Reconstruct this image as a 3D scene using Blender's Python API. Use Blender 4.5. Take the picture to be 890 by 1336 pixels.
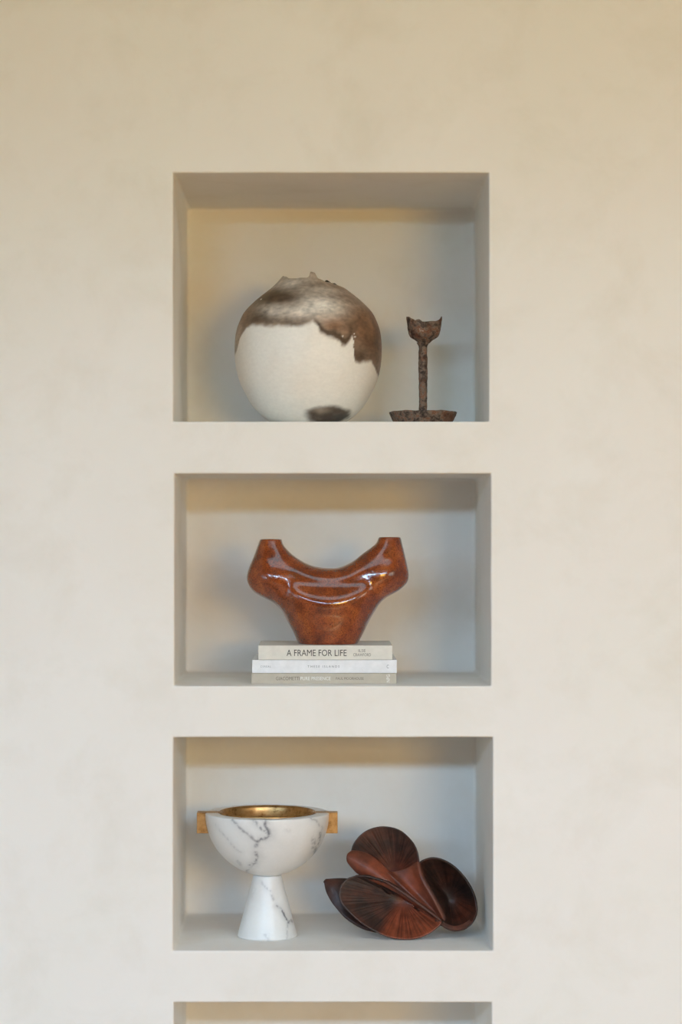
import bpy, bmesh, math, random
import numpy as np
from mathutils import Vector, noise

# ------------------------------------------------------------------ scene reset
for o in list(bpy.data.objects):
    bpy.data.objects.remove(o, do_unlink=True)
scene = bpy.context.scene
COL = scene.collection
R = math.radians

# ------------------------------------------------------------------ camera
S = 0.0016            # metres per photo pixel on the niche wall plane (y = 0)
D = 4.64              # camera distance from the wall
FPX = D / S           # focal length in pixels (image 890 x 1336)
HX, HY = 415.0, 692.0  # principal point of the level, shifted lens
ZC = 1.60             # camera height

cam = bpy.data.cameras.new('camera')
cam.sensor_fit = 'VERTICAL'
cam.sensor_height = 36.0
cam.sensor_width = 24.0
cam.lens = 36.0 * FPX / 1336.0
cam.shift_x = (445.0 - HX) / 1336.0
cam.shift_y = (HY - 668.0) / 1336.0
cam.clip_end = 60
cam_o = bpy.data.objects.new('camera', cam)
cam_o.location = (0, -D, ZC)
cam_o.rotation_euler = (R(90), 0, 0)
COL.objects.link(cam_o)
scene.camera = cam_o

# ------------------------------------------------------------------ world, lights, exposure
world = bpy.data.worlds.new('world')
world.use_nodes = True
world.node_tree.nodes['Background'].inputs[0].default_value = (0.445, 0.705, 1.0, 1)
world.node_tree.nodes['Background'].inputs[1].default_value = 52.0
scene.world = world
vs = scene.view_settings
vs.view_transform = 'Standard'
vs.look = 'None'
vs.exposure = 0.0
vs.gamma = 1.0
vs.use_curve_mapping = False

RX0, RX1, RY0, RH = -6.6, 5.6, -7.35, 3.42      # room extents (niche wall at y = 0)
WIN = (-6.4, 4.6, 2.76, 3.20)                   # high window band in the wall behind: x0, x1, z0, z1
FILL_REAR = (1.40, 3.40, 1.45, 2.35)                 # added, unseen window for the warm fill, right of the same wall
FILL_LEFT = (-6.2, -3.0, 0.15, 1.65)                  # added, unseen window for cool fill in the left wall: y0, y1, z0, z1
FILL_RIGHT = (-7.0, -3.4, 0.60, 2.30)                  # added, unseen window for fill in the right wall: y0, y1, z0, z1
FILL_TOP = (-1.2, 1.8, -2.2, -1.0)                   # added, unseen roof opening for overhead fill: x0, x1, y0, y1

def area(name, loc, rot, sx, sy, energy, color):
    l = bpy.data.lights.new(name, 'AREA')
    l.shape = 'RECTANGLE'
    l.size, l.size_y = sx, sy
    l.energy = energy
    l.color = color
    o = bpy.data.objects.new(name, l)
    o.location = loc
    o.rotation_euler = rot
    COL.objects.link(o)
    return o

# sky light enters by the high window band (the portals only guide the sampling); the sun slants in
# by the same wall and lies on the oak floor; the other area lamps are added fill with no seen source
portal = area('window_portal', ((WIN[0] + WIN[1]) / 2, RY0 - 0.02, (WIN[2] + WIN[3]) / 2), (R(90), 0, 0),
              WIN[1] - WIN[0], WIN[3] - WIN[2], 1, (1, 1, 1))
portal.data.cycles.is_portal = True
SUN_E, SUN_C = 8.0, (1.0, 0.74, 0.42)
area('added_warm_fill', ((FILL_REAR[0] + FILL_REAR[1]) / 2, RY0 + 0.02, (FILL_REAR[2] + FILL_REAR[3]) / 2),
     (R(90), 0, 0), FILL_REAR[1] - FILL_REAR[0], FILL_REAR[3] - FILL_REAR[2], 112, (1.0, 0.62, 0.13))  # added warm fill for the niches; its window is invented
area('added_left_fill', (RX0 + 0.02, (FILL_LEFT[0] + FILL_LEFT[1]) / 2, (FILL_LEFT[2] + FILL_LEFT[3]) / 2), (R(90), 0, R(-90)),
     FILL_LEFT[1] - FILL_LEFT[0], FILL_LEFT[3] - FILL_LEFT[2], 34, (0.40, 0.74, 1.0))  # added cool fill, mainly for the right inner side walls
area('added_right_fill', (RX1 - 0.02, (FILL_RIGHT[0] + FILL_RIGHT[1]) / 2, (FILL_RIGHT[2] + FILL_RIGHT[3]) / 2), (R(90), 0, R(90)),
     FILL_RIGHT[1] - FILL_RIGHT[0], FILL_RIGHT[3] - FILL_RIGHT[2], 56, (0.58, 0.70, 0.68))  # added fill to brighten the niche side walls
area('added_overhead_fill', ((FILL_TOP[0] + FILL_TOP[1]) / 2, (FILL_TOP[2] + FILL_TOP[3]) / 2, RH - 0.02), (0, 0, 0),
     FILL_TOP[1] - FILL_TOP[0], FILL_TOP[3] - FILL_TOP[2], 19, (0.50, 0.80, 0.95))  # added overhead fill to lift niche floors and the upper wall
SUN_ELEV, SUN_AZ = 32.0, 15.0
sun = bpy.data.lights.new('sun', 'SUN')
sun.energy, sun.color, sun.angle = SUN_E, SUN_C, R(0.6)
sun_o = bpy.data.objects.new('sun', sun)
sun_o.rotation_euler = Vector((-math.sin(R(SUN_AZ)) * math.cos(R(SUN_ELEV)), math.cos(R(SUN_AZ)) * math.cos(R(SUN_ELEV)), -math.sin(R(SUN_ELEV)))).to_track_quat('-Z', 'Y').to_euler()
COL.objects.link(sun_o)

# ------------------------------------------------------------------ helpers
def P(px, py, y):
    """photo pixel at wall-depth y -> world point"""
    k = S * (1 + y / D)
    return Vector(((px - HX) * k, y, ZC - (py - HY) * k))

def lin(r, g, b):
    f = lambda c: (c / 255 / 12.92) if c / 255 <= 0.04045 else ((c / 255 + 0.055) / 1.055) ** 2.4
    return (f(r), f(g), f(b))

def mesh_obj(name, verts, faces, mat, parent=None, smooth=True, loc=None, cols=None):
    me = bpy.data.meshes.new(name)
    me.from_pydata([tuple(v) for v in verts], [], [tuple(f) for f in faces])
    if smooth:
        me.polygons.foreach_set('use_smooth', [True] * len(me.polygons))
    if cols is not None:
        at = me.color_attributes.new('Col', 'FLOAT_COLOR', 'POINT')
        c = np.ones((len(verts), 4), np.float32)
        c[:, :3] = cols
        at.data.foreach_set('color', c.ravel())
    me.update()
    o = bpy.data.objects.new(name, me)
    if mat:
        me.materials.append(mat)
    COL.objects.link(o)
    if parent:
        o.parent = parent
    if loc is not None:
        o.location = loc
    return o

def recalc(o):
    bm = bmesh.new()
    bm.from_mesh(o.data)
    bmesh.ops.remove_doubles(bm, verts=bm.verts, dist=1e-6)
    bmesh.ops.recalc_face_normals(bm, faces=bm.faces)
    bm.to_mesh(o.data)
    bm.free()
    return o

def tag(o, label=None, cat=None, group=None, kind=None):
    if label: o['label'] = label
    if cat: o['category'] = cat
    if group: o['group'] = group
    if kind: o['kind'] = kind
    return o

def empty(name, loc):
    o = bpy.data.objects.new(name, None)
    o.location = loc
    o.empty_display_size = 0.05
    COL.objects.link(o)
    return o

def box_mesh(name, lo, hi, mat, parent=None, bevel=0.0, seg=2, smooth=False):
    bm = bmesh.new()
    bmesh.ops.create_cube(bm, size=1)
    for v in bm.verts:
        v.co = Vector([lo[i] + (v.co[i] + 0.5) * (hi[i] - lo[i]) for i in range(3)])
    if bevel > 0:
        bmesh.ops.bevel(bm, geom=list(bm.edges), offset=bevel, segments=seg, affect='EDGES', profile=0.5)
    me = bpy.data.meshes.new(name)
    bm.to_mesh(me)
    bm.free()
    me.materials.append(mat)
    if smooth:
        me.polygons.foreach_set('use_smooth', [True] * len(me.polygons))
    o = bpy.data.objects.new(name, me)
    COL.objects.link(o)
    if parent:
        o.parent = parent
    return o

def lathe(prof, n, fn=None):
    """prof: list of (r, z); closed ring faces; fn(i, j, theta, r, z) -> (r, z)"""
    verts, faces = [], []
    for i, (r, z) in enumerate(prof):
        for j in range(n):
            t = 2 * math.pi * j / n
            rr, zz = (r, z) if fn is None else fn(i, j, t, r, z)
            verts.append((rr * math.cos(t), rr * math.sin(t), zz))
    for i in range(len(prof) - 1):
        for j in range(n):
            a, b = i * n + j, i * n + (j + 1) % n
            faces.append((a, b, b + n, a + n))
    return verts, faces

def cap(faces, n, row, flip=False):
    f = [row * n + j for j in range(n)]
    faces.append(f[::-1] if flip else f)

def smooth_curve(pts, n):
    """Catmull-Rom through points, resampled to n by arc length"""
    p = np.array(pts, float)
    q = np.vstack([2 * p[0] - p[1], p, 2 * p[-1] - p[-2]])
    out = []
    for i in range(len(p) - 1):
        a, b, c, d = q[i], q[i + 1], q[i + 2], q[i + 3]
        for t in np.linspace(0, 1, 12, endpoint=False):
            out.append(0.5 * (2 * b + (c - a) * t + (2 * a - 5 * b + 4 * c - d) * t * t + (-a + 3 * b - 3 * c + d) * t ** 3))
    out.append(p[-1])
    out = np.array(out)
    L = np.r_[0, np.cumsum(np.linalg.norm(np.diff(out, axis=0), axis=1))]
    s = np.linspace(0, L[-1], n)
    return np.stack([np.interp(s, L, out[:, k]) for k in range(p.shape[1])], 1)

def fbm_np(P3, scale, octv=4, seed=0.0):
    out = np.empty(len(P3))
    off = Vector((seed * 3.17, seed * 1.71, seed * 7.3))
    for i, p in enumerate(P3):
        out[i] = noise.fractal(Vector(p) * scale + off, 1.0, 2.0, octv)
    return out

def sstep(a, b, x):
    t = np.clip((x - a) / (b - a), 0, 1)
    return t * t * (3 - 2 * t)

# ------------------------------------------------------------------ materials
def new_mat(name):
    m = bpy.data.materials.new(name)
    m.use_nodes = True
    nt = m.node_tree
    return m, nt, nt.nodes['Principled BSDF']

def N(nt, t, **kw):
    n = nt.nodes.new(t)
    for k, v in kw.items():
        setattr(n, k, v)
    return n

def ramp(nt, stops):
    r = N(nt, 'ShaderNodeValToRGB')
    e = r.color_ramp.elements
    while len(e) > 1:
        e.remove(e[-1])
    e[0].position, e[0].color = stops[0][0], (*stops[0][1], 1)
    for p, c in stops[1:]:
        x = e.new(p)
        x.color = (*c, 1)
    return r

def noise_node(nt, scale, detail=4, rough=0.55, dist=0.0, vec=None, coord='Object'):
    tc = N(nt, 'ShaderNodeTexCoord')
    n = N(nt, 'ShaderNodeTexNoise')
    n.inputs['Scale'].default_value = scale
    n.inputs['Detail'].default_value = detail
    n.inputs['Roughness'].default_value = rough
    n.inputs['Distortion'].default_value = dist
    nt.links.new(vec if vec else tc.outputs[coord], n.inputs['Vector'])
    return n

def add_bump(nt, bsdf, src, strength, dist):
    b = N(nt, 'ShaderNodeBump')
    b.inputs['Strength'].default_value = strength
    b.inputs['Distance'].default_value = dist
    nt.links.new(src, b.inputs['Height'])
    nt.links.new(b.outputs[0], bsdf.inputs['Normal'])
    return b

def noise_mat(name, stops, scale, rough=0.6, detail=5, bump=None, metallic=0.0, spec=0.5, distort=0.0):
    m, nt, b = new_mat(name)
    n = noise_node(nt, scale, detail, dist=distort)
    r = ramp(nt, stops)
    nt.links.new(n.outputs[0], r.inputs[0])
    nt.links.new(r.outputs[0], b.inputs['Base Color'])
    b.inputs['Roughness'].default_value = rough
    b.inputs['Metallic'].default_value = metallic
    b.inputs['Specular IOR Level'].default_value = spec
    if bump:
        n2 = noise_node(nt, bump[0], 5)
        add_bump(nt, b, n2.outputs[0], bump[1], bump[2])
    return m

# limewashed plaster: clouded hand-trowelled tone, faint trowel relief
def plaster_mat():
    m, nt, b = new_mat('limewash_plaster')
    n1 = noise_node(nt, 1.3, 7, 0.60, 0.25)
    r1 = ramp(nt, [(0.30, (0.890, 0.842, 0.775)), (0.42, (0.918, 0.884, 0.828)), (0.52, (0.926, 0.886, 0.838)), (0.68, (0.942, 0.912, 0.870))])
    nt.links.new(n1.outputs[0], r1.inputs[0])
    n2 = noise_node(nt, 6.0, 8, 0.62, 0.3)
    r2 = ramp(nt, [(0.30, (0.955, 0.945, 0.925)), (0.52, (1, 1, 1)), (0.75, (1.0, 0.992, 0.985))])
    nt.links.new(n2.outputs[0], r2.inputs[0])
    mx = N(nt, 'ShaderNodeMix', data_type='RGBA', blend_type='MULTIPLY')
    mx.inputs[0].default_value = 1.0
    nt.links.new(r1.outputs[0], mx.inputs[6])
    nt.links.new(r2.outputs[0], mx.inputs[7])
    nt.links.new(mx.outputs[2], b.inputs['Base Color'])
    b.inputs['Roughness'].default_value = 0.78
    b.inputs['Specular IOR Level'].default_value = 0.25
    n3 = noise_node(nt, 14.0, 8, 0.65, 0.6)
    add_bump(nt, b, n3.outputs[0], 0.06, 0.012)
    return m

M_PLASTER = plaster_mat()
M_OAK = noise_mat('oak_floor', [(0.3, (0.46, 0.29, 0.15)), (0.7, (0.56, 0.38, 0.22))], 3.0, 0.5)
M_CEIL = noise_mat('warm_timber_ceiling', [(0.3, (0.50, 0.33, 0.18)), (0.7, (0.62, 0.44, 0.27))], 3.0, 0.6)
M_WALL2 = noise_mat('ochre_limewash', [(0.3, (0.44, 0.34, 0.23)), (0.7, (0.52, 0.41, 0.29))], 2.0, 0.8)
M_FRAME = noise_mat('dark_steel_frame', [(0.3, (0.03, 0.03, 0.03)), (0.7, (0.05, 0.05, 0.05))], 20, 0.4)

# ------------------------------------------------------------------ room shell
def poly_obj(name, quads, mat, parent=None):
    v, f = [], []
    for q in quads:
        f.append(tuple(range(len(v), len(v) + len(q))))
        v += q
    return mesh_obj(name, v, f, mat, parent, smooth=False)

T = 0.25
tag(box_mesh('floor', (RX0 - T, RY0 - T, -0.1), (RX1 + T, 0.75, 0.0), M_OAK), kind='structure')

def blocks(name, boxes, mat):
    bm = bmesh.new()
    for lo, hi in boxes:
        r = bmesh.ops.create_cube(bm, size=1)
        for v in r['verts']:
            v.co = Vector([lo[i] + (v.co[i] + .5) * (hi[i] - lo[i]) for i in range(3)])
    me = bpy.data.meshes.new(name)
    bm.to_mesh(me)
    bm.free()
    me.materials.append(mat)
    o = bpy.data.objects.new(name, me)
    COL.objects.link(o)
    return tag(o, kind='structure')

xa, xb, yc = RX0 - T, RX1 + T, 0.75
blocks('ceiling', [((xa, RY0 - T, RH), (xb, FILL_TOP[2], RH + .15)), ((xa, FILL_TOP[3], RH), (xb, yc, RH + .15)),
                   ((xa, FILL_TOP[2], RH), (FILL_TOP[0], FILL_TOP[3], RH + .15)), ((FILL_TOP[1], FILL_TOP[2], RH), (xb, FILL_TOP[3], RH + .15))], M_CEIL)
blocks('wall_left', [((xa, RY0 - T, 0), (RX0, FILL_LEFT[0], RH)), ((xa, FILL_LEFT[1], 0), (RX0, yc, RH)),
                     ((xa, FILL_LEFT[0], 0), (RX0, FILL_LEFT[1], FILL_LEFT[2])), ((xa, FILL_LEFT[0], FILL_LEFT[3]), (RX0, FILL_LEFT[1], RH))], M_WALL2)
ya, yb = RY0 - T, RY0
blocks('wall_front', [((RX0, ya, 0), (RX1, yb, FILL_REAR[2])), ((RX0, ya, FILL_REAR[2]), (FILL_REAR[0], yb, FILL_REAR[3])), ((FILL_REAR[1], ya, FILL_REAR[2]), (RX1, yb, FILL_REAR[3])),
                      ((RX0, ya, FILL_REAR[3]), (RX1, yb, WIN[2])), ((RX0, ya, WIN[2]), (WIN[0], yb, WIN[3])), ((WIN[1], ya, WIN[2]), (RX1, yb, WIN[3])),
                      ((RX0, ya, WIN[3]), (RX1, yb, RH))], M_WALL2)
blocks('wall_right', [((RX1, RY0 - T, 0), (xb, FILL_RIGHT[0], RH)), ((RX1, FILL_RIGHT[1], 0), (xb, yc, RH)),
                      ((RX1, FILL_RIGHT[0], 0), (xb, FILL_RIGHT[1], FILL_RIGHT[2])), ((RX1, FILL_RIGHT[0], FILL_RIGHT[3]), (xb, FILL_RIGHT[1], RH))], M_WALL2)

# window strip and the added, unseen windows: steel frames with panes set behind the light
def glass_mat():
    m, nt, b = new_mat('window_glass')
    tr = N(nt, 'ShaderNodeBsdfTransparent')
    gl = N(nt, 'ShaderNodeBsdfGlossy')
    gl.inputs['Roughness'].default_value = 0.02
    mxs = N(nt, 'ShaderNodeMixShader')
    mxs.inputs[0].default_value = 0.06
    nt.links.new(tr.outputs[0], mxs.inputs[1]); nt.links.new(gl.outputs[0], mxs.inputs[2])
    nt.links.new(mxs.outputs[0], nt.nodes['Material Output'].inputs[0])
    return m
M_GLASS = glass_mat()

def glazing(name, pane_name, axis, at, u0, u1, z0, z1, nmul, fw=0.05):
    bm = bmesh.new()
    bars = [(u0, u1, z0, z0 + fw), (u0, u1, z1 - fw, z1), (u0, u0 + fw, z0, z1), (u1 - fw, u1, z0, z1)]
    for k in range(1, nmul):
        c = u0 + (u1 - u0) * k / nmul
        bars.append((c - fw / 2, c + fw / 2, z0, z1))
    for (a, b, c, d) in bars:
        r = bmesh.ops.create_cube(bm, size=1)
        for v in r['verts']:
            u = a + (v.co.x + .5) * (b - a)
            w = c + (v.co.z + .5) * (d - c)
            dd = at + v.co.y * 0.05
            v.co = (u, dd, w) if axis == 'x' else (dd, u, w)
    me = bpy.data.meshes.new(name)
    bm.to_mesh(me)
    bm.free()
    me.materials.append(M_FRAME)
    o = bpy.data.objects.new(name, me)
    COL.objects.link(o)
    tag(o, kind='structure')
    for k in range(nmul):
        a = u0 + (u1 - u0) * k / nmul + fw * .5
        b = u0 + (u1 - u0) * (k + 1) / nmul - fw * .5
        lo = (a, at - .004, z0 + fw) if axis == 'x' else (at - .004, a, z0 + fw)
        hi = (b, at + .004, z1 - fw) if axis == 'x' else (at + .004, b, z1 - fw)
        box_mesh(pane_name, lo, hi, M_GLASS, o)

glazing('window_1', 'pane', 'x', RY0 - 0.12, WIN[0], WIN[1], WIN[2], WIN[3], 8)
M_OCCLUDER = noise_mat('occluder_green', [(0.3, (0.04, 0.07, 0.03)), (0.7, (0.09, 0.13, 0.05))], 4.0, 0.9)  # colour of the added tree-line occluder
glazing('added_window_2', 'pane', 'x', RY0 - 0.12, FILL_REAR[0], FILL_REAR[1], FILL_REAR[2], FILL_REAR[3], 2)  # added frame dressing the warm fill lamp
M_SCREEN = noise_mat('added_screen_linen', [(0.3, (0.72, 0.68, 0.60)), (0.7, (0.80, 0.76, 0.68))], 120, 0.9)
glazing('added_window_3', 'pane', 'y', RX0 - 0.12, FILL_LEFT[0], FILL_LEFT[1], FILL_LEFT[2], FILL_LEFT[3], 3)  # added frame around the left fill lamp
glazing('added_window_4', 'pane', 'y', RX1 + 0.12, FILL_RIGHT[0], FILL_RIGHT[1], FILL_RIGHT[2], FILL_RIGHT[3], 3)  # added frame around the right fill lamp
# added opaque screens behind the fill lamps, keeping sky light out of these openings
tag(box_mesh('sky_screen_1', (FILL_REAR[0] - .05, RY0 - .30, FILL_REAR[2] - .05), (FILL_REAR[1] + .05, RY0 - .29, FILL_REAR[3] + .05), M_SCREEN), kind='structure')
tag(box_mesh('sky_screen_2', (RX0 - .30, FILL_LEFT[0] - .05, FILL_LEFT[2] - .05), (RX0 - .29, FILL_LEFT[1] + .05, FILL_LEFT[3] + .05), M_SCREEN), kind='structure')
tag(box_mesh('sky_screen_3', (FILL_TOP[0] - .05, FILL_TOP[2] - .05, RH + .16), (FILL_TOP[1] + .05, FILL_TOP[3] + .05, RH + .17), M_SCREEN), kind='structure')
tag(box_mesh('sky_screen_4', (RX1 + .29, FILL_RIGHT[0] - .05, FILL_RIGHT[2] - .05), (RX1 + .30, FILL_RIGHT[1] + .05, FILL_RIGHT[3] + .05), M_SCREEN), kind='structure')
M_EARTH = noise_mat('terrace_paving', [(0.3, (0.30, 0.25, 0.19)), (0.7, (0.38, 0.32, 0.25))], 2.0, 0.9)
M_RENDER = noise_mat('blocking_wall_render', [(0.3, (0.40, 0.34, 0.26)), (0.7, (0.46, 0.39, 0.30))], 1.0, 0.9)
tag(box_mesh('ground', (-60, -60, -0.3), (60, 30, -0.1), M_EARTH), kind='structure')
tag(box_mesh('sky_blocking_wall', (-0.5, -10.6, -0.1), (7.5, -10.2, 2.45), M_RENDER), kind='structure')  # unseen wall, added outside to block sky light
# unseen tree line, added and shaped to cut sky light on the upper wall
random.seed(5)
tv, tf = [], []
x = -70.0
prev = None
tops = []
while x < 60:
    hgt = random.uniform(3.4, 12.8)
    w = random.uniform(1.2, 3.0)
    for q in range(6):
        tops.append((x + w * q / 6, hgt * (0.80 + 0.20 * math.sin(math.pi * q / 5)) + random.uniform(-.15, .15)))
    x += w
for (px_, h_) in tops:
    base_ = len(tv)
    tv += [(px_, -38.8, -1), (px_, -38.8, h_), (px_, -38.0, h_ + .2), (px_, -37.2, h_ - .2), (px_, -37.2, -1)]
    if base_:
        for q in range(4):
            tf.append((base_ - 5 + q, base_ + q, base_ + q + 1, base_ - 4 + q))
tag(mesh_obj('sky_occluder', tv, tf, M_OCCLUDER, smooth=False), kind='structure')

# ------------------------------------------------------------------ niche wall
ND = 0.453
NICHES = [  # front left/right/top/bottom px, back left/right/top px
    dict(f=(226.0, 638.0, 225.5, 550.0), b=(244.0, 620.0, 272.0)),
    dict(f=(227.5, 640.5, 618.0, 895.0), b=(243.0, 620.5, 624.5)),
    dict(f=(226.0, 643.0, 962.0, 1240.5), b=(242.6, 621.5, None)),
    dict(f=(227.0, 641.5, 1308.0, 1586.0), b=(243.0, 620.0, None)),
]
LIP = 0.004
rects = []
for nn in NICHES:
    l, r, t, bt = nn['f']
    p0, p1 = P(l, bt, 0), P(r, t, 0)
    front = [p0.x, p1.x, p0.z, p1.z]
    bl, br, btop = nn['b']
    q0, q1 = P(bl, 692, ND), P(br, 692, ND)
    back = [q0.x, q1.x, p0.z, p1.z if btop is None else P(0, btop, ND).z]
    rects.append((front, back))

quads = []
zt = RH
for front, back in rects:
    x0, x1, z0, z1 = front[0] - LIP, front[1] + LIP, front[2] - LIP, front[3] + LIP
    quads.append([(RX0, 0, z1), (RX1, 0, z1), (RX1, 0, zt), (RX0, 0, zt)])
    quads.append([(RX0, 0, z0), (x0, 0, z0), (x0, 0, z1), (RX0, 0, z1)])
    quads.append([(x1, 0, z0), (RX1, 0, z0), (RX1, 0, z1), (x1, 0, z1)])
    zt = z0
quads.append([(RX0, 0, 0), (RX1, 0, 0), (RX1, 0, zt), (RX0, 0, zt)])
wall_back = tag(poly_obj('wall_back', quads, M_PLASTER), kind='structure')

def ring(x0, x1, z0, z1, rc, n=36, nc=5):
    """rounded rectangle loop, same point count for every ring"""
    pts = []
    cs = [((x1 - rc, z0 + rc), -90), ((x1 - rc, z1 - rc), 0), ((x0 + rc, z1 - rc), 90), ((x0 + rc, z0 + rc), 180)]
    corners = []
    for (c, a0) in cs:
        corners.append([(c[0] + rc * math.cos(R(a0 + 90 * k / nc)), c[1] + rc * math.sin(R(a0 + 90 * k / nc))) for k in range(nc + 1)])
    for i in range(4):
        pts += corners[i]
        a, b = corners[i][-1], corners[(i + 1) % 4][0]
        for k in range(1, n):
            t = k / n
            pts.append((a[0] + (b[0] - a[0]) * t, a[1] + (b[1] - a[1]) * t))
    return pts

def build_niche(front, back, seed):
    rows = []
    def lerp_rect(t, ins):
        rr = [front[k] + (back[k] - front[k]) * t for k in range(4)]
        return rr[0] + ins, rr[1] - ins, rr[2] + ins, rr[3] - ins
    rows.append((ring(*lerp_rect(0, -LIP), 1e-5), 0.0, 0))
    for k in range(1, 6):                      # rounded plaster lip
        a = R(90 * k / 5)
        rows.append((ring(*lerp_rect(0, -LIP + LIP * math.sin(a)), 0.0015 + 0.002 * k / 5), LIP * (1 - math.cos(a)), 0.35 * k / 5))
    CV = 0.009
    m = 14
    for k in range(1, m + 1):
        y = LIP + (ND - CV - LIP) * k / m
        rows.append((ring(*lerp_rect(y / ND, 0), 0.0035 + 0.006 * min(1, k / 3)), y, 1))
    for k in range(1, 5):                      # coved back corner
        a = R(90 * k / 4)
        rows.append((ring(*lerp_rect(1, CV * (1 - math.cos(a))), 0.0095), ND - CV + CV * math.sin(a), 1))
    for k in range(1, 9):
        ins = CV + (min(back[1] - back[0], back[3] - back[2]) / 2 - CV - 0.012) * k / 8
        rows.append((ring(*lerp_rect(1, ins), 0.0095), ND, 1))
    n = len(rows[0][0])
    verts, faces = [], []
    fl = front[2]
    for pts, y, w in rows:
        for (x, z) in pts:
            v = Vector((x, y, z))
            q = Vector((x * 7 + seed * 5, y * 7, z * 7))
            d = Vector((noise.noise(q), noise.noise(q + Vector((9, 2, 4))), noise.noise(q + Vector((3, 8, 1)))))
            q2 = q * 5
            d2 = Vector((noise.noise(q2), noise.noise(q2 + Vector((9, 2, 4))), noise.noise(q2 + Vector((3, 8, 1)))))
            off = d * 0.0018 + d2 * 0.0006
            if w < 1: off.y = 0
            if z < fl + 0.02: off.z *= 0.25
            verts.append(v + off * w)
    for i in range(len(rows) - 1):
        for j in range(n):
            a, b = i * n + j, i * n + (j + 1) % n
            faces.append((a, b, b + n, a + n))
    cap(faces, n, len(rows) - 1)
    return mesh_obj('niche', verts, faces, M_PLASTER, wall_back)

for i, (fr, bk) in enumerate(rects):
    recalc(build_niche(fr, bk, i + 1.3))
FLOOR = [r[0][2] for r in rects]     # niche floor heights

# ------------------------------------------------------------------ vertex-colour based material
def vcol_mat(name, rough=0.5, spec=0.5, bump=None, coat=0.0, grain=0.10):
    m, nt, b = new_mat(name)
    a = N(nt, 'ShaderNodeAttribute', attribute_name='Col')
    n = noise_node(nt, 180, 3)
    r = ramp(nt, [(0.3, (1 - grain,) * 3), (0.7, (1 + grain * .4,) * 3)])
    nt.links.new(n.outputs[0], r.inputs[0])
    mx = N(nt, 'ShaderNodeMix', data_type='RGBA', blend_type='MULTIPLY')
    mx.inputs[0].default_value = 1.0
    nt.links.new(a.outputs['Color'], mx.inputs[6])
    nt.links.new(r.outputs[0], mx.inputs[7])
    nt.links.new(mx.outputs[2], b.inputs['Base Color'])
    b.inputs['Roughness'].default_value = rough
    b.inputs['Specular IOR Level'].default_value = spec
    b.inputs['Coat Weight'].default_value = coat
    if bump:
        n2 = noise_node(nt, bump[0], 5)
        add_bump(nt, b, n2.outputs[0], bump[1], bump[2])
    return m

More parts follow.
